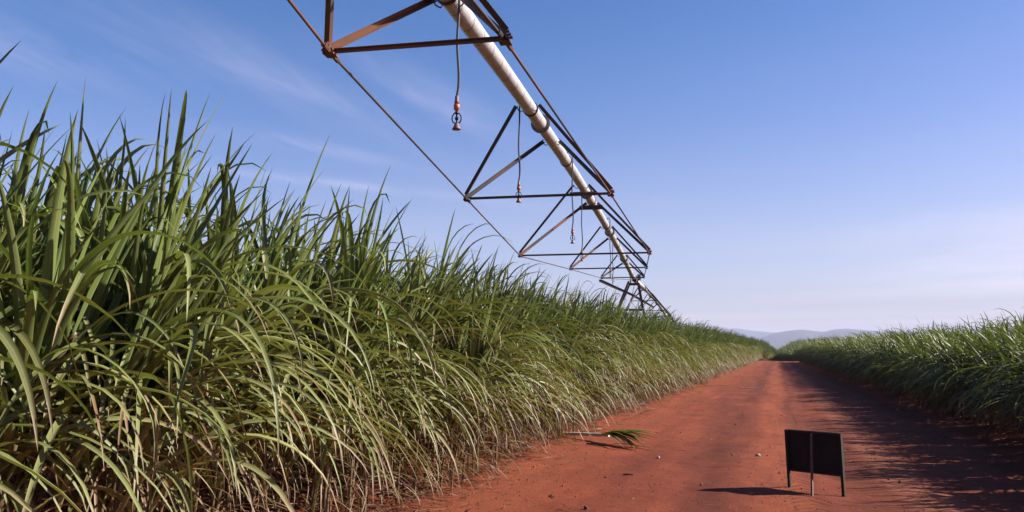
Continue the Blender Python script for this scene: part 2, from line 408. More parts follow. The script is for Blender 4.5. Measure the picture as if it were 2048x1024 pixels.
# ------------------------------------------------------------------ sugarcane
def leaves(spec):
    """spec: list of (p0, az, e0, L, w0, bend, pw, tone, dry, age, curl) -> V,F,attr,uv ; many narrow folded blades"""
    NS = 16; Vs, Fs, As, Us = [], [], [], []
    S = np.linspace(0, 1, NS)
    for (p0, az, e0, L, w0, bend, pw, tone, dry, age, curl) in spec:
        el = e0 - bend * S ** pw
        elm = np.radians((el[1:] + el[:-1]) / 2); ds = L / (NS - 1)
        azs = np.radians(az + curl * S ** 2); azm = (azs[1:] + azs[:-1]) / 2
        P = np.zeros((NS, 3)); P[0] = p0
        P[1:, 0] = p0[0] + np.cumsum(np.cos(elm) * np.cos(azm)) * ds
        P[1:, 1] = p0[1] + np.cumsum(np.cos(elm) * np.sin(azm)) * ds
        P[1:, 2] = p0[2] + np.cumsum(np.sin(elm)) * ds
        P[:, 2] = np.where(P[:, 2] < .03, .03 + .02 * rng.random(), P[:, 2])
        wv = w0 * np.minimum(1, .35 + S * 3.2) * np.clip(1 - S, 0, 1) ** .62
        wv = np.maximum(wv, .0012)
        tw = np.radians(rng.normal(0, 14) + rng.normal(0, 40) * S ** 1.5)
        side = np.stack([-np.sin(azs), np.cos(azs), 0 * S], -1)
        er = np.radians(el)
        nor = np.stack([-np.sin(er) * np.cos(azs), -np.sin(er) * np.sin(azs), np.cos(er)], -1)
        sd2 = side * np.cos(tw)[:, None] + nor * np.sin(tw)[:, None]
        no2 = nor * np.cos(tw)[:, None] - side * np.sin(tw)[:, None]
        fold = (.32 * wv)[:, None] * no2
        a = P + sd2 * (wv / 2)[:, None] + fold; c = P - sd2 * (wv / 2)[:, None] + fold
        V = np.stack([a, P, c], 1).reshape(-1, 3)
        n0 = sum(len(v) for v in Vs)
        i = np.arange(NS - 1) * 3 + n0
        F = np.concatenate([np.stack([i, i + 1, i + 4, i + 3], 1), np.stack([i + 1, i + 2, i + 5, i + 4], 1)])
        dv = np.clip(dry + np.maximum(0, (S - (.92 - .35 * age))) * 1.6, 0, 1)
        A = np.stack([np.full(NS, tone), dv, np.full(NS, age), np.ones(NS)], -1)
        U = np.stack([np.tile([0., .5, 1.], NS), np.repeat(S, 3) + tone * 7], -1)
        Vs.append(V); Fs.append(F); As.append(np.repeat(A, 3, 0)); Us.append(U)
    return np.concatenate(Vs), np.concatenate(Fs), np.concatenate(As), np.concatenate(Us)

def cane_proto(edge, seed):
    """one stool of cane; +x is the road side and the way the wind leans the tops"""
    global rng
    rng = np.random.default_rng(seed)
    green, dryl, stalks = [], [], []
    for k in range(3):
        bx, by = rng.normal(0, .10), rng.normal(0, .14)
        hs = rng.uniform(1.45, 2.05); lean = rng.normal(.16 if edge else .12, .09); leany = rng.normal(0, .07)
        tube = [(bx + lean * t * t * hs, by + leany * t * t * hs, t * hs) for t in np.linspace(0, 1, 6)]
        stalks.append((tube, rng.uniform(.013, .018)))
        def at(z):
            t = z / hs; return (bx + lean * t * t * hs, by + leany * t * t * hs, z)
        # upright leaves of the top spindle
        for j in range(8):
            z = hs - rng.uniform(0, .38); az = rng.uniform(-180, 180)
            if rng.random() < .72: az = rng.normal(-8, 42)
            e0 = rng.uniform(56, 85); stiff = rng.random()
            bend, pw = (rng.uniform(3, 30), 2.0) if stiff < .60 else (rng.uniform(75, 165), rng.uniform(3.0, 7.0))
            green.append((at(z), az, e0, rng.uniform(1.05, 1.7), rng.uniform(.050, .094), bend, pw, rng.random(), rng.uniform(0, .25), rng.uniform(0, .35), rng.normal(0, 25)))
        # arching middle leaves
        n = 11 if edge else 6
        for j in range(n):
            z = rng.uniform(.5, hs - .12); az = rng.normal(-18, 38) if (edge and rng.random() < .88) else rng.uniform(-180, 180)
            e0 = rng.uniform(48, 80); L = rng.uniform(1.1, 2.15)
            bend = e0 + rng.uniform(62, 90); pw = rng.uniform(.95, 1.65)
            age = np.clip(1.15 - z / hs * .75 + rng.normal(0, .15), .15, 1)
            green.append((at(z), az, e0, L, rng.uniform(.042, .075), bend, pw, rng.random(), rng.uniform(0, .36), age, rng.normal(0, 22)))
        # dry hanging trash leaves
        for j in range(8 if edge else 3):
            z = rng.uniform(.15, .95); az = rng.normal(0, 70) if edge else rng.uniform(-180, 180)
            e0 = rng.uniform(0, 60)
            dryl.append((at(z), az, e0, rng.uniform(.45, 1.05), rng.uniform(.012, .028), e0 + rng.uniform(50, 110), rng.uniform(.6, 1.2), rng.random(), rng.uniform(.7, 1.0), 1.0, rng.normal(0, 50)))
    V, F, A, U = leaves(green); fol = np_mesh('foliage', V, F, M_LEAF, True, {'lc': A}, U)
    V, F, A, U = leaves(dryl); dry = np_mesh('dry_leaves', V, F, M_LEAF, True, {'lc': A}, U)
    sm = []
    for tube, r in stalks:
        mb = MB(); pts, rs = [], []
        for i in range(len(tube) - 1):                    # swollen nodes
            a, b = Vector(tube[i]), Vector(tube[i + 1])
            pts += [a, a.lerp(b, .06), a.lerp(b, .94)]; rs += [r * 1.18, r, r * .97]
        pts.append(Vector(tube[-1])); rs.append(r * .6)
        mb.tube(pts, rs, 7); sm.append(mb.mesh('stalk', M_STALK, True))
    return fol, dry, sm

EDGE = [cane_proto(True, 100 + i) for i in range(9)]
INNER = [cane_proto(False, 200 + i) for i in range(6)]
rng = np.random.default_rng(5)

first_fol, first_dry = {}, {}
def plant(proto_key, x, y, z, rz, s, sz, label, group):
    kind, i = proto_key
    fol, dry, st = (EDGE if kind == 'e' else INNER)[i]
    t = empty('sugarcane_plant', (x, y, z), rz); t.scale = (s, s, sz)
    tag(t, label, 'sugarcane', group)
    f = link(bpy.data.objects.new('foliage', fol), t); d = link(bpy.data.objects.new('dry_leaves', dry), t)
    for m in st: link(bpy.data.objects.new('stalk', m), t)
    first_fol.setdefault(proto_key, f); first_dry.setdefault(proto_key, d)
    return t

LEFT0, RIGHT0 = -4.38, 4.6
def near_l(y): return float(np.interp(y, (4, 7, 13, 32), (1.0, .93, .94, 1.0)))
def edge_l(y): return .36 * np.clip((16 - y) / 8, 0, 1)
def hl(y): return .98 + .34 * np.clip((y - 45) / 120, 0, 1)      # the crop stands taller towards the far end
def hr(y): return .71 + .29 * np.clip((y - 18) / 90, 0, 1)

stuff_pts = {'left': [], 'right': [], 'far_left': [], 'far_right': []}   # (x,y,z,rz,s,sz,kind,idx)
n_ind = 0
# left field ------------------------------------------------------------
y = .2; step = .47
while y < 172:
    jit = rng.normal(0, .10); k = int(rng.integers(9)); s = rng.uniform(.9, 1.1); sz = hl(y) * rng.uniform(.9, 1.1)
    a = rng.normal(0, R(24)); xx = LEFT0 + jit + edge_l(y) + rng.normal(0, .10)
    if y < 72:
        sz *= near_l(y)
        plant(('e', k), xx, y, -.01, a, s, sz, 'arching green sugarcane plant in the road side row of the left field', 'sugarcane plants along the left edge of the road')
    else: stuff_pts['left'].append((xx, y, 0, a, s * 1.1, sz, 'e', k))
    y += step * rng.uniform(.8, 1.2) * (1 if y < 90 else 1.25)
for r_, dx in enumerate((.75, 1.6, 2.5, 3.5, 4.6, 5.8, 7.1, 8.6)):
    y = -2.0
    while y < 172:
        kind = 'e' if (r_ == 0 or rng.random() < .25) else 'i'
        k = int(rng.integers(9 if kind == 'e' else 6)); s = rng.uniform(.92, 1.12)
        sz = hl(y) * rng.uniform(.93, 1.13) * (1.04 if r_ > 0 else 1) * near_l(y)
        a = rng.normal(0, R(30)) if kind == 'e' else rng.normal(0, R(60)); xx = LEFT0 - dx + edge_l(y) + rng.normal(0, .14)
        if r_ == 0 and 2 < y < 26:
            plant((kind, k), xx, y, -.01, a, s, sz, 'upright sugarcane plant just behind the road side row of the left field', 'sugarcane plants in the second row of the left field')
        else: stuff_pts['left'].append((xx, y, 0, a, s, sz, kind, k))
        y += (.5 + .05 * r_) * rng.uniform(.75, 1.25) * (1 if y < 90 else 1.35)
# right field -----------------------------------------------------------
y = 5.5
while y < 176:
    k = int(rng.integers(9)); s = rng.uniform(.85, 1.02); sz = hr(y) * rng.uniform(.9, 1.1); a = math.pi + rng.normal(0, R(24)); xx = RIGHT0 + rng.normal(0, .1)
    if y < 42:
        plant(('e', k), xx, y, -.01, a, s, sz, 'shaded low sugarcane plant in the road side row of the right field', 'sugarcane plants along the right edge of the road')
    else: stuff_pts['right'].append((xx, y, 0, a, s * 1.1, sz, 'e', k))
    y += .41 * rng.uniform(.8, 1.2) * (1 if y < 60 else 1.4)
for r_, dx in enumerate((.55, 1.2, 2.4, 3.4, 4.6, 6.0, 7.6, 9.4)):
    y = 3.0
    while y < 176:
        kind = 'e' if rng.random() < .3 else 'i'
        k = int(rng.integers(9 if kind == 'e' else 6)); s = rng.uniform(.9, 1.08); sz = hr(y) * rng.uniform(.9, 1.12)
        a = math.pi * (rng.random() < .5) + rng.normal(0, R(50))
        stuff_pts['right'].append((RIGHT0 + dx + rng.normal(0, .14), y, 0, a, s, sz, kind, k))
        y += (.55 + .05 * r_) * rng.uniform(.75, 1.25) * (1 if y < 90 else 1.35)
# blocks beyond the crossing track ---------------------------------------
for key, xa, xb, x0, x1 in (('far_left', -4.0, -1.5, -26, None), ('far_right', 4.4, .3, None, 24)):
    for y in np.arange(204 if key == 'far_left' else 196, 292, 1.1):
        edge = xa + (xb - xa) * min(1, (y - 194) / 40)
        for dx in (0, .9, 2, 3.2, 4.6, 6.2, 8, 10.5, 13.5, 17):
            sg = -1 if key == 'far_left' else 1
            if y > 202 and dx > 9: continue
            stuff_pts[key].append((edge + sg * dx + rng.normal(0, .3), y + rng.normal(0, .3), 0, (0 if sg < 0 else math.pi) + rng.normal(0, .6), 1.25, (1.72 if sg < 0 else 1.70) * ((.55 + .45 * min(1, dx / 2.6)) if sg < 0 else (.45 + .55 * min(1, dx / 5))) * rng.uniform(.88, 1.1), 'e', int(rng.integers(9))))

def scatter(name, label, pts):
    pts = [p for p in pts if (p[6], p[7]) in first_fol]
    n = len(pts)
    me = bpy.data.meshes.new(name); me.from_pydata([p[:3] for p in pts], [], [])
    def att(nm, ty, key, arr):
        a = me.attributes.new(nm, ty, 'POINT'); a.data.foreach_set(key, arr)
    keys = sorted(first_fol)
    att('pick', 'INT', 'value', [keys.index((p[6], p[7])) for p in pts])
    att('spin', 'FLOAT_VECTOR', 'vector', [c for p in pts for c in (0, 0, p[3])])
    att('size', 'FLOAT_VECTOR', 'vector', [c for p in pts for c in (p[4], p[4], p[5])])
    o = link(bpy.data.objects.new(name, me))
    tag(o, label, kind='stuff')
    me.materials.append(M_LEAF)
    ng = bpy.data.node_groups.new(name, 'GeometryNodeTree'); t = NT(ng)
    ng.interface.new_socket('Geometry', in_out='INPUT', socket_type='NodeSocketGeometry')
    ng.interface.new_socket('Geometry', in_out='OUTPUT', socket_type='NodeSocketGeometry')
    gi = t.new('NodeGroupInput'); go = t.new('NodeGroupOutput')
    m2p = t.new('GeometryNodeMeshToPoints'); t.l.new(gi.outputs[0], m2p.inputs[0])
    def named(nm, dt):
        a = t.new('GeometryNodeInputNamedAttribute', data_type=dt); a.inputs[0].default_value = nm; return a.outputs[0]
    fin = t.new('GeometryNodeJoinGeometry')
    for src in (first_fol, first_dry):
        jn = t.new('GeometryNodeJoinGeometry')
        for k in reversed(keys):
            oi = t.new('GeometryNodeObjectInfo', transform_space='ORIGINAL'); oi.inputs['Object'].default_value = src[k]; oi.inputs['As Instance'].default_value = True
            t.l.new(oi.outputs['Geometry'], jn.inputs[0])
        ip = t.new('GeometryNodeInstanceOnPoints')
        t.l.new(m2p.outputs[0], ip.inputs['Points']); t.l.new(jn.outputs[0], ip.inputs['Instance'])
        ip.inputs['Pick Instance'].default_value = True
        t.l.new(named('pick', 'INT'), ip.inputs['Instance Index'])
        e2r = t.new('FunctionNodeEulerToRotation'); t.l.new(named('spin', 'FLOAT_VECTOR'), e2r.inputs[0])
        t.l.new(e2r.outputs[0], ip.inputs['Rotation']); t.l.new(named('size', 'FLOAT_VECTOR'), ip.inputs['Scale'])
        t.l.new(ip.outputs[0], fin.inputs[0])
    t.l.new(fin.outputs[0], go.inputs[0])
    md = o.modifiers.new('field', 'NODES'); md.node_group = ng
    return o
for kk in [('i', i) for i in range(6)] + [('e', i) for i in range(9)]:
    if kk not in first_fol:                                # every kind must stand somewhere in the second row
        plant(kk, LEFT0 - .8, 3 + kk[1] * 1.3 + (.5 if kk[0] == 'i' else 0), -.01, rng.normal(0, .5), 1, 1.02, 'upright sugarcane plant just behind the road side row of the left field', 'sugarcane plants in the second row of the left field')
scatter('sugarcane_field', 'dense tall sugarcane filling the left field behind its road side rows', stuff_pts['left'])
scatter('sugarcane_field', 'dense sugarcane filling the right field, dark on its road side', stuff_pts['right'])
scatter('sugarcane_field', 'far sugarcane block left of the road end, past the gap', stuff_pts['far_left'])
scatter('sugarcane_field', 'far sugarcane block right of the road end, past the gap', stuff_pts['far_right'])

# ------------------------------------------------------------------ centre pivot irrigation spans
class Span:
    """local frame: x = lateral (right), y = along the pipe, z = up"""
    def __init__(s, origin, az, hp, label, t0, t1, bars, flanges, bands, group):
        s.root = empty('irrigation_span', origin, az); tag(s.root, label, 'irrigation span', group)
        s.hp = hp; s.t0, s.t1 = t0, t1
        s.r = .088
        s.pipe(flanges, bands)
        s.truss(bars)
    def h(s, t): return float(np.interp(t, *zip(*s.hs)))
    def pipe(s, flanges, bands):
        ts = np.arange(s.t0, s.t1 + .01, .35); n = 28
        hp = np.polyfit([a for a, b in s.hp], [b for a, b in s.hp], 3); s.hs = [(t, np.polyval(hp, t)) for t in ts]
        an = np.linspace(0, 2 * math.pi, n + 1)
        V = np.array([(s.r * math.cos(a), t, h + s.r * math.sin(a)) for t, h in s.hs for a in an])
        U = np.array([(a / (2 * math.pi), t) for t, h in s.hs for a in an])
        me = np_mesh('pipe', V, grid_faces(n + 1, len(ts)), M_PIPE, True, None, U)
        p = link(bpy.data.objects.new('pipe', me), s.root)
        for f in flanges:
            mb = MB()
            for o in (-.012, .012):
                s.ring(mb, f + o, s.r, .135, .010)
            for k in range(10):
                a = 2 * math.pi * k / 10
                c = Vector((.115 * math.cos(a), f, s.h(f) + .115 * math.sin(a)))
                mb.rod(c - Vector((0, .03, 0)), c + Vector((0, .03, 0)), .009, 6)
            mb.build('flange', M_PIPE_DARK, p, True)
        for b in bands:
            mb = MB(); s.ring(mb, b, s.r, s.r + .012, .045); mb.build('clamp_band', M_RUBBER, p, True)
    def ring(s, mb, t, ri, ro, wd, n=24):
        h = s.h(t); vs = []
        for (r, o) in ((ri - .003, -wd / 2), (ro, -wd / 2), (ro, wd / 2), (ri - .003, wd / 2)):
            vs += [(r * math.cos(2 * math.pi * k / n), t + o, h + r * math.sin(2 * math.pi * k / n)) for k in range(n)]
        fs = [(j * n + k, j * n + (k + 1) % n, ((j + 1) % 4) * n + (k + 1) % n, ((j + 1) % 4) * n + k) for j in range(4) for k in range(n)]
        mb.add(vs, fs)
    def truss(s, bars):
        pl, pr = None, None
        s.ends = []
        for i, (t, wd, hb, fl, plates) in enumerate(bars):
            L, Rr = Vector((-wd / 2, t, hb)), Vector((wd / 2, t, hb))
            s.ends.append((L, Rr))
            mb = MB(); mb.angle(L + Vector((.03, .02, 0)), Rr + Vector((-.03, .02, 0)), .031, .005, (0, 0, 1), 1, -1); mb.build('cross_bar', M_STEEL, s.root)
            for sg, E in ((-1, L), (1, Rr)):
                for dt in (-1.03, 1.03):
                    ta = fl + dt; A = Vector((sg * (s.r + .045), ta, s.h(ta) - .02))
                    mb = MB(); mb.angle(A, E + Vector((0, .03 * np.sign(dt), .02)), .043, .005, (0, -np.sign(dt), .3), 1 if sg > 0 else -1, 1)
                    # hook plate and bolt on the pipe
                    mb.tube([A + Vector((sg * .005, 0, .0)), A + Vector((-sg * .01, .035, -.035)), A + Vector((-sg * .045, .06, -.05)), A + Vector((-sg * .075, .04, -.03)), A + Vector((-sg * .055, 0, 0))], .007, 6)
                    mb.build('brace', M_STEEL, s.root)
                mb = MB()                                  # gusset plate joining braces, bar and rods
                mb.box(E + Vector((sg * .012, 0, -.005)), (.012, .17, .085), Matrix.Rotation(sg * -.5, 3, 'Y'))
                mb.box(E + Vector((0, 0, -.045)), (.085, .10, .012))
                for q in (-.06, 0, .06): mb.rod(E + Vector((sg * -.02, q, 0)), E + Vector((sg * .045, q, .012)), .011, 6)
                mb.build('gusset', M_STEEL, s.root)
            if plates:
                for dt in (-.88, .88):
                    ta = fl + dt; mb = MB(); f = .18
                    mb.box((0, ta + np.sign(dt) * -.03, s.h(ta) - .155), (.50, .008, .10), Matrix.Rotation(.5 * np.sign(dt), 3, 'X')); mb.build('tie_plate', M_DARK, s.root)
        for side in (0, 1):
            chain = [Vector((0, s.t0 + .35 if s.t0 > -3 else -.3, s.h(max(s.t0, -.3)) - .09))] + [e[side] for e in s.ends] + [Vector((0, s.t1 - .35, s.h(s.t1 - .35) - .09))]
            for a, b in zip(chain, chain[1:]):
                mb = MB(); d = (b - a).normalized()
                a2 = a - Vector((0, 0, .03)); b2 = b - Vector((0, 0, .03))
                mb.rod(a2, b2, .0115, 8)
                mb.rod(a2 + d * .05, a2 + d * .17, .02, 6); mb.rod(b2 - d * .17, b2 - d * .05, .02, 6)
                mb.build('truss_rod', M_STEEL, s.root)
M_PIPE_DARK = mottled('flange_steel', (.12, .115, .115), (.22, .21, .20), 12, .5, .4, .2, 60)

AZ = R(6.0)
def P(t, lat, z):                                          # pivot frame of the first span
    x = -1.855 + lat
    return Vector((x * math.cos(AZ) - t * math.sin(AZ), x * math.sin(AZ) + t * math.cos(AZ), z))
FL = [-.22, 5.58, 11.38, 17.2, 23.0, 28.8]
BARS = [(5.74, 1.33, 3.86, 5.58, False), (11.13, 1.96, 3.73, 11.38, False), (16.66, 2.56, 3.58, 17.3, True), (22.42, 1.99, 3.87, 23.0, False), (28.07, 1.37, 4.12, 28.9, False)]
HP = [(-6, 3.55), (0, 4.18), (5.58, 4.52), (11.38, 4.76), (17.2, 4.9), (23, 4.93), (28.8, 4.8), (34.6, 4.66)]
sp1 = Span(P(0, 0, 0), AZ, HP, 'long galvanised irrigation pipe on rusty V trusses, passing overhead at the top', -6, 34.55, BARS, FL[1:], [6.54, 10.56, 14.03, 18.2, 21.85, 25.6, 29.6, 33.2], 'spans of the centre pivot irrigator')

AZ2 = R(4.4); o2 = P(34.75, 0, 0)
HP2 = [(0, 4.62), (6, 4.68), (12, 4.72), (18, 4.66), (24, 4.5), (30, 4.3), (35, 4.1)]
BARS2 = [(5.6, 1.2, 4.1, 5.6, False), (11.3, 1.45, 3.92, 11.4, False), (17.0, 1.6, 3.85, 17.2, False), (22.6, 1.4, 3.9, 23.0, False), (28.2, 1.1, 3.95, 28.6, False)]
sp2 = Span(o2, AZ2, HP2, 'farther irrigation span running on from the tower, half sunk into the cane', .1, 34.8, BARS2, [5.6, 11.4, 17.2, 23, 28.8], [6.5, 10.5, 14, 18.2, 21.8, 25.6], 'spans of the centre pivot irrigator')

mb = MB()                                                  # the heavy beam running alongside, past the tower
for a_, b_ in (((-.62, -6.5, 4.07), (-.56, 5.6, 4.40)), ((-.56, 5.6, 4.40), (-.5, 22, 4.66))): mb.angle(a_, b_, .085, .010, (0, 0, 1), 1, -1)
mb.build('side_beam', M_STEEL, sp2.root)

def tower(origin, az, label):
    root = empty('drive_tower', origin, az); tag(root, label, 'irrigation tower', 'towers of the centre pivot irrigator')
    for sx_ in (-1, 1):
        for dy in (-.42, .42):
            mb = MB(); mb.angle((sx_ * .14, dy, 4.5), (sx_ * 1.25 - .5, dy * .5, .75), .07, .008, (0, 1, 0), sx_, 1); mb.build('leg', M_STEEL, root)
        mb = MB(); mb.rod((sx_ * 1.25 - .5, -.16, .58), (sx_ * 1.25 - .5, .16, .58), .05, 10)
        mb.build('axle', M_DARK, root)
        wh = MB()
        prof = [(.30, -.13), (.50, -.14), (.57, -.10), (.575, .10), (.50, .14), (.30, .13)]
        n = 28; vs = [(sx_ * 1.25 - .5 + r_ * math.cos(2 * math.pi * k / n) * 1.0, 0.30 + q, .58 + r_ * math.sin(2 * math.pi * k / n)) for r_, q in prof for k in range(n)]
        fs = [(i * n + k, i * n + (k + 1) % n, ((i + 1) % 6) * n + (k + 1) % n, ((i + 1) % 6) * n + k) for i in range(6) for k in range(n)]
        wh.add(vs, fs)
        for k in range(20):
            a = 2 * math.pi * k / 20; c = (sx_ * 1.25 - .5 + .585 * math.cos(a), .30, .58 + .585 * math.sin(a))
            wh.box(c, (.05, .24, .04), Matrix.Rotation(-a, 3, 'Y'))
        ty = wh.build('wheel', M_RUBBER, root)
        rm = MB(); n = 24
        vs = [(sx_ * 1.25 - .5 + r_ * math.cos(2 * math.pi * k / n), .30 + q, .58 + r_ * math.sin(2 * math.pi * k / n)) for r_, q in ((.305, -.11), (.10, -.03), (.10, .03), (.305, .11)) for k in range(n)]
        rm.add(vs, [(i * n + k, i * n + (k + 1) % n, ((i + 1) % 4) * n + (k + 1) % n, ((i + 1) % 4) * n + k) for i in range(4) for k in range(n)])
        rm.build('rim', M_PIPE_DARK, ty)
    mb = MB(); mb.prism((-1.75, 0, .62), (.75, 0, .62), [(-.07, -.07), (.07, -.07), (.07, .07), (-.07, .07)]); mb.build('base_beam', M_STEEL, root)
    for z_, fa, fb in ((3.35, -.63, .33), (2.1, -1.16, .53)):
        for dy in (-.36, .36):
            mb = MB(); mb.angle((fa, dy, z_), (fb, dy, z_), .05, .006); mb.build('crosspiece', M_STEEL, root)
    mb = MB(); mb.box((0, 0, 4.42), (.34, .95, .03)); mb.box((.12, .1, 4.6), (.012, .7, .34)); mb.box((-.12, -.1, 4.6), (.012, .7, .30)); mb.build('saddle', M_STEEL, root)
    mb = MB(); mb.box((.21, .18, 4.70), (.13, .12, .22)); mb.box((.21, .18, 4.82), (.16, .15, .016)); mb.rod((.18, .18, 4.6), (.1, .18, 4.5), .02); mb.build('control_box', M_PIPE_DARK, root)
    return root
tower(P(34.75, 0, 0), (AZ + AZ2) / 2, 'rusty steel A frame tower holding the pipe joint above the cane')
e2 = o2 + Matrix.Rotation(AZ2, 3, 'Z') @ Vector((0, 35.1, 0))
tower((e2.x, e2.y, -.5), AZ2, 'far steel tower almost hidden in the cane at the irrigator end')

# ------------------------------------------------------------------ hanging sprinklers
def sprinkler_parts():
    """z = 0 at the bell's bottom"""
    bell = MB(); bell.lathe([(.036, 0), (.034, .008), (.022, .028), (.016, .045), (.015, .052), (.006, .053)], n=18)
    yoke = MB()
    for sg in (-1, 1):
        yoke.tube([(sg * x, 0, z) for x, z in ((.012, .050), (.030, .062), (.037, .085), (.034, .108), (.022, .128), (.012, .136))], .0055, 6)
    yoke.tube([(0, 0, z) for z in (.05, .075, .078, .10, .104, .135)], [.005, .006, .014, .014, .006, .009], 8)
    yoke.lathe([(.016, .128), (.02, .134), (.014, .142)], n=10)
    reg = MB(); reg.lathe([(.012, .138), (.013, .156), (.024, .162), (.025, .200), (.019, .205)], n=16)
    cpl = MB(); cpl.lathe([(.019, .204), (.018, .235), (.014, .240), (.0155, .262), (.011, .275)], n=12)
    return bell, yoke, reg, cpl
SP = None
def sprinkler(t, lat, hb, label, tb, hp):
    """hangs at (t, lat); tb: where its gooseneck leaves the pipe"""
    global SP
    if SP is None:
        b_, y_, r_, c_ = sprinkler_parts()
        SP = [('deflector', b_.mesh('deflector', M_BELL, True)), ('sprinkler_body', y_.mesh('sprinkler_body', M_BLACKP, True)), ('pressure_regulator', r_.mesh('pressure_regulator', M_ORANGE, True)), ('hose_coupling', c_.mesh('hose_coupling', M_BELL, True))]
    p0 = P(t - .06, lat, hb)
    root = empty('sprinkler', p0, AZ + .3 * random.random()); tag(root, label, 'sprinkler', 'sprinklers hanging from the irrigation pipe')
    for nm, me in SP: link(bpy.data.objects.new(nm, me), root)
    top = P(t, lat, hp + .02); inv = (Matrix.Translation(p0) @ Matrix.Rotation(root.rotation_euler.z, 4, 'Z')).inverted()
    pts = [p0 + Vector((0, 0, .265))]
    for k in range(1, 12):
        q = k / 12; a = p0 + Vector((0, 0, .265)); pts.append(a.lerp(top, q) + Vector((.012 * math.sin(q * 9), .012 * math.sin(q * 6 + 1), 0)) * (1 - q))
    pts.append(top); sg = 1 if lat > 0 else -1
    for k in range(1, 7):                                  # gooseneck over the pipe
        a = math.pi * k / 6 * .9
        pts.append(P(t + (tb - t) * k / 6, lat * (.5 + .5 * math.cos(a)) , hp + .02 + .14 * math.sin(a)))
    mb = MB(); mb.tube([inv @ q for q in pts], .0105, 8); mb.build('hose', M_RUBBER, root, True)
for t, lat, hb, tb, lb in ((6.4, .15, 3.36, 6.54, 'sprinkler on a black hose hanging nearest, below the first truss bar'),
                           (10.55, -.14, 3.52, 10.56, 'sprinkler hanging in front of the second truss bar from the left'),
                           (13.8, .14, 3.40, 14.03, 'long hose sprinkler hanging between the second and third truss bars, above the widest bar'),
                           (17.6, -.14, 3.52, 18.2, 'sprinkler hanging from under the two tie plates, just below the widest bar'),
                           (21.4, .14, 3.5, 21.85, 'sprinkler whose hose loops up over the pipe near the fourth truss bar'),
                           (25.8, -.14, 3.72, 25.6, 'small far sprinkler hanging just before the last truss bar')):
    sprinkler(t, lat, hb, lb, tb, sp1.h(t))

# ------------------------------------------------------------------ sign seen from behind
def sign():
    A, B, H = Vector((.08, 11.03, 0)), Vector((.69, 10.64, 0)), .70
    c = (A + B) / 2; wv = (B - A); W = wv.length; ang = math.atan2(wv.y, wv.x)
    root = empty('roadside_sign', (c.x, c.y, road_z(np.array(c.x), np.array(c.y)) + .0), ang)
    tag(root, 'black sign board on two legs with a prop, standing on the red road', 'sign')
    lean = .03                                             # local -y is the prop side (towards the camera)
    def at(x, h, off=0): return Vector((x, -lean * h / H + off, h))
    b = MB(); z0 = .205
    M_ = [at(-W / 2, z0), at(W / 2, z0), at(W / 2, H), at(-W / 2, H)]
    th = Vector((0, .018, 0))
    b.add(M_ + [p + th for p in M_], [(0, 1, 2, 3), (7, 6, 5, 4), (0, 4, 5, 1), (1, 5, 6, 2), (2, 6, 7, 3), (3, 7, 4, 0)])
    b.build('panel', M_SIGNBACK, root)
    f = MB(); th2 = Vector((0, .0205, 0)); q = [at(-W / 2 + .01, z0 + .01) + th2, at(W / 2 - .01, z0 + .01) + th2, at(W / 2 - .01, H - .01) + th2, at(-W / 2 + .01, H - .01) + th2]
    f.add(q + [p + Vector((0, .003, 0)) for p in q], [(0, 1, 2, 3), (7, 6, 5, 4), (0, 4, 5, 1), (1, 5, 6, 2), (2, 6, 7, 3), (3, 7, 4, 0)])
    f.build('sign_face', M_SIGNFACE, root)
    for x in (-W / 2 + .016, W / 2 - .016):
        l = MB(); l.prism(at(x, -.03, -.014), at(x, H - .004, -.014), [(-.017, -.012), (.017, -.012), (.017, .012), (-.017, .012)], (0, 1, 0)); l.build('leg', M_WOODDARK, root)
    for z_ in (z0 + .02, H - .02):
        l = MB(); l.prism(at(-W / 2 + .036, z_, -.010), at(W / 2 - .036, z_, -.010), [(-.008, -.014), (.008, -.014), (.008, .014), (-.008, .014)]); l.build('rail', M_WOODDARK, root)
    R_ = Matrix.Rotation(-ang, 3, 'Z'); foot = R_ @ (Vector((.32, 10.38, -.02)) - Vector((c.x, c.y, 0)))
    pr = MB(); pr.prism(foot, at(.0, H - .03, -.036), [(-.011, -.011), (.011, -.011), (.011, .011), (-.011, .011)], (0, 1, 0)); pr.build('prop', M_WOOD, root)
sign()

# ------------------------------------------------------------------ things lying on the road
def rz(x, y): return float(road_z(np.array([x]), np.array([y]))[0])
def rock(name, x, y, s, m, label, cat, group=None, seed=0):
    r = np.random.default_rng(seed)
    import bmesh
    bm = bmesh.new(); bmesh.ops.create_icosphere(bm, subdivisions=2, radius=1)
    ax = r.uniform(.7, 1.2, 3); ph = r.uniform(0, 6, 6)
    for v in bm.verts:
        n = 1 + .16 * math.sin(v.co.x * 3 + ph[0]) + .14 * math.sin(v.co.y * 4 + ph[1]) + .12 * math.sin(v.co.z * 5 + ph[2])
        v.co = Vector((v.co.x * ax[0], v.co.y * ax[1], v.co.z * ax[2] * .75)) * n * s
    me = bpy.data.meshes.new(name); bm.to_mesh(me); bm.free(); me.materials.append(m)
    o = link(bpy.data.objects.new(name, me)); o.location = (x, y, rz(x, y) + s * .4); o.rotation_euler = (0, 0, r.uniform(0, 6))
    return tag(o, label, cat, group)
rock('stone', -.35, 14.3, .038, M_STONE, 'pale stone on the road left of the sign, larger of two', 'stone', 'stones on the road', 1)
rock('stone', -.74, 14.32, .022, M_STONE, 'small pale stone on the road, beside the larger stone left of the sign', 'stone', 'stones on the road', 2)
rock('stone', -1.81, 13.51, .030, M_STONE, 'whitish stone lying in front of the fallen cane top', 'stone', 'stones on the road', 3)
rock('stone', 3.6, 55, .10, M_STONE, 'white stone in the shade at the foot of the right cane', 'stone', 'stones on the road', 4)
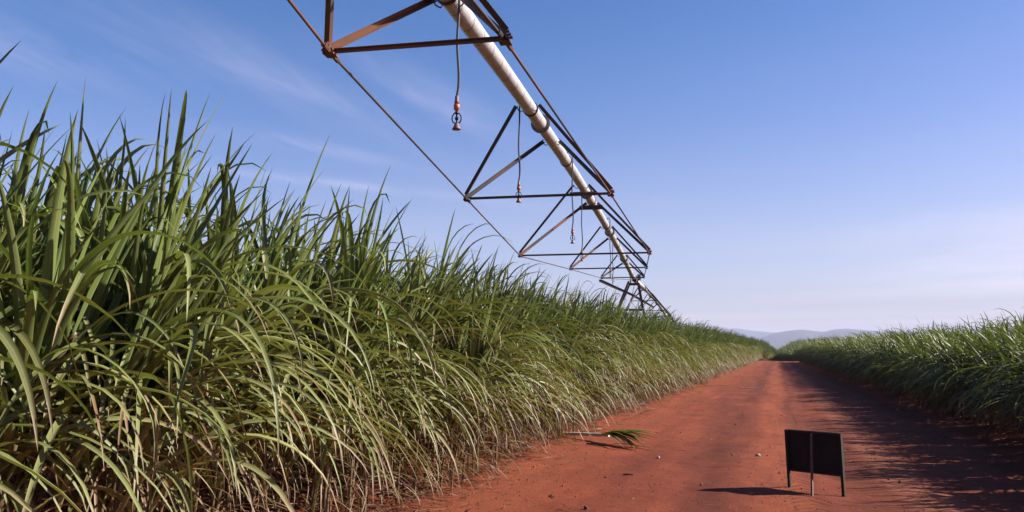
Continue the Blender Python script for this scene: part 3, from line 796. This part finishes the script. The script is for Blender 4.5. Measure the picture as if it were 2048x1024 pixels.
rock('clod', -.02, 12.2, .022, M_CLOD, 'red clod of earth close behind the left leg of the sign', 'clod', None, 5)
rock('stone', -1.95, 8.9, .03, M_TWIG, 'dark stone at the bottom edge of the road near the cane', 'stone', 'stones on the road', 6)

def stick(name, pts, r, m, label, cat, group=None):
    c = Vector(pts[0]); c.z = rz(c.x, c.y)
    mb = MB(); mb.tube([Vector((x, y, rz(x, y) + z)) - c for x, y, z in pts], r, 7)
    o = mb.build(name, m, None, True); o.location = c
    return tag(o, label, cat, group)
stick('twig', [(-2.52, 9.62, .012), (-2.48, 9.5, .018), (-2.43, 9.4, .012)], [.008, .009, .005], M_TWIG, 'short dark twig on the red dirt at the bottom of the photo', 'twig', 'twigs on the road')
stick('twig', [(-2.0, 11.42, .012), (-1.93, 11.40, .016), (-1.86, 11.39, .010)], [.010, .010, .006], M_TWIG, 'stubby dark twig between the fallen cane top and the sign', 'twig', 'twigs on the road')
stick('cane_stick', [(-1.7, 40.75, .05), (-1.2, 40.68, .06), (-.64, 40.6, .05)], [.022, .025, .018], M_STRAW, 'pale broken cane stick lying across the road far from the sign', 'cane stick')

def flat_leaf(name, spec, label):
    V, F, A, U = leaves(spec); c = V[0].copy(); c[2] = 0
    me = np_mesh(name, V - c, F, M_LEAF, True, {'lc': A}, U); o = link(bpy.data.objects.new(name, me)); o.location = c
    return tag(o, label, 'leaf', 'dry leaves on the road')
ln = [((-3.5, 41.55, rz(-3.5, 41.55) + .05), -5, 8, 1.9, .07, 16, 1.0, .4, .95, 1., 0)]
flat_leaf('fallen_leaf', ln, 'long dry leaf lying across the road beside the pale cane stick')

def cane_top():
    root = empty('fallen_cane_top', (-3.85, 16.17, rz(-3.85, 16.17) - .10))
    tag(root, 'cut cane top with pale stalk and green leaves lying on the red road', 'cane top')
    mb = MB(); a, b = Vector((-.15, .08, .16)), Vector((.87, -.60, .22)); m_ = a.lerp(b, .5)
    pts, rs = [], []
    for i in range(9):
        q = i / 8; pts.append(a.lerp(b, q)); rs.append(.034 if i % 2 else .039)
    rs = [r_ * .85 for r_ in rs]; mb.tube(pts, rs, 10); mb.build('stalk', M_STRAW, root, True)
    global rng; rng = np.random.default_rng(77)
    ang = math.degrees(math.atan2(-1.22, .91)) + 8; spec = []
    for i in range(17):
        spec.append(((.82 + rng.normal(0, .03), -.57 + rng.normal(0, .03), .24), ang + rng.normal(0, 9), rng.uniform(0, 14), rng.uniform(.7, 1.45), rng.uniform(.075, .115), rng.uniform(16, 30), 1.2, rng.random(), rng.uniform(.1, .5), rng.uniform(.4, 1), rng.normal(0, 14)))
    spec.append(((1.0, -.9, .1), ang + 6, 4, 1.45, .05, 12, 1, .5, 1., 1., 8)); spec.append(((.1, -.1, .12), -75, 0, 1.3, .045, 14, 1, .5, .2, .3, 40))
    V, F, A, U = leaves(spec); link(bpy.data.objects.new('leaves', np_mesh('leaves', V, F, M_LEAF, True, {'lc': A}, U)), root)
cane_top()

def clods():
    r = np.random.default_rng(3); Vs, Fs = [], []
    import bmesh
    bm = bmesh.new(); bmesh.ops.create_icosphere(bm, subdivisions=1, radius=1)
    bv = np.array([v.co[:] for v in bm.verts]); bf = np.array([[v.index for v in f.verts] for f in bm.faces]); bm.free()
    n = 9000
    for i in range(n):
        y = 7 + 45 * r.random() ** 2.0
        x = r.uniform(-4.2, 3.6) if r.random() < .45 else (r.normal(-3.0, .7) if r.random() < .7 else r.normal(.2, .8))
        s = .003 + .007 * r.random() ** 3 + (.010 * (r.random() < .012))
        v = bv * r.uniform(.6, 1.3, (1, 3)) * (1 + .25 * r.standard_normal((len(bv), 1))) * s
        Vs.append(v + np.array([x, y, rz_arr(x, y) + s * .4])); Fs.append(bf + i * len(bv))
    me = np_mesh('soil_clods', np.concatenate(Vs), np.concatenate(Fs), M_CLOD, False)
    tag(link(bpy.data.objects.new('soil_clods', me)), 'small red clods and grit strewn over the road', kind='stuff')
def rz_arr(x, y): return rz(x, y)
clods()

def litter():
    """dry bits of leaf and cane under the cane edge"""
    global rng; rng = np.random.default_rng(15); spec = []
    for i in range(4200):
        y = 4 + 46 * rng.random() ** 1.6; x = -4.05 + edge_l(y) - abs(rng.normal(0, .45)) + max(0, rng.normal(-.15, .42))
        if i > 3850: x, y = rng.uniform(-3.6, 3.2), 7 + 40 * rng.random() ** 1.4
        spec.append(((x, y, rz(x, y) + .015 + .02 * rng.random()), rng.uniform(-180, 180), rng.uniform(-3, 30), rng.uniform(.12, .5) * (.45 if i > 3850 else 1), rng.uniform(.010, .03) * (.6 if i > 3850 else 1), rng.uniform(10, 50), 1.0, rng.random(), 1.0, 1.0, rng.normal(0, 60)))
    V, F, A, U = leaves(spec)
    me = np_mesh('dry_litter', V, F, M_LEAF, True, {'lc': A}, U)
    tag(link(bpy.data.objects.new('dry_litter', me)), 'dry cane trash scattered along the left cane edge and thinly over the road', kind='stuff')
litter()

# ------------------------------------------------------------------ air
hz = MB(); hz.box((0, 6000, 201), (40000, 22000, 442))
mh = bpy.data.materials.new('haze'); mh.use_nodes = True; t = NT(mh.node_tree); t.n.clear()
ho = t.new('ShaderNodeOutputMaterial'); pv = t.new('ShaderNodeVolumePrincipled', inp={'Color': (.62, .67, .96, 1), 'Density': .000065, 'Anisotropy': 0.0}); t.l.new(pv.outputs[0], ho.inputs['Volume'])
tag(hz.build('haze', mh), 'pale blue haze over the distant hills', kind='stuff')
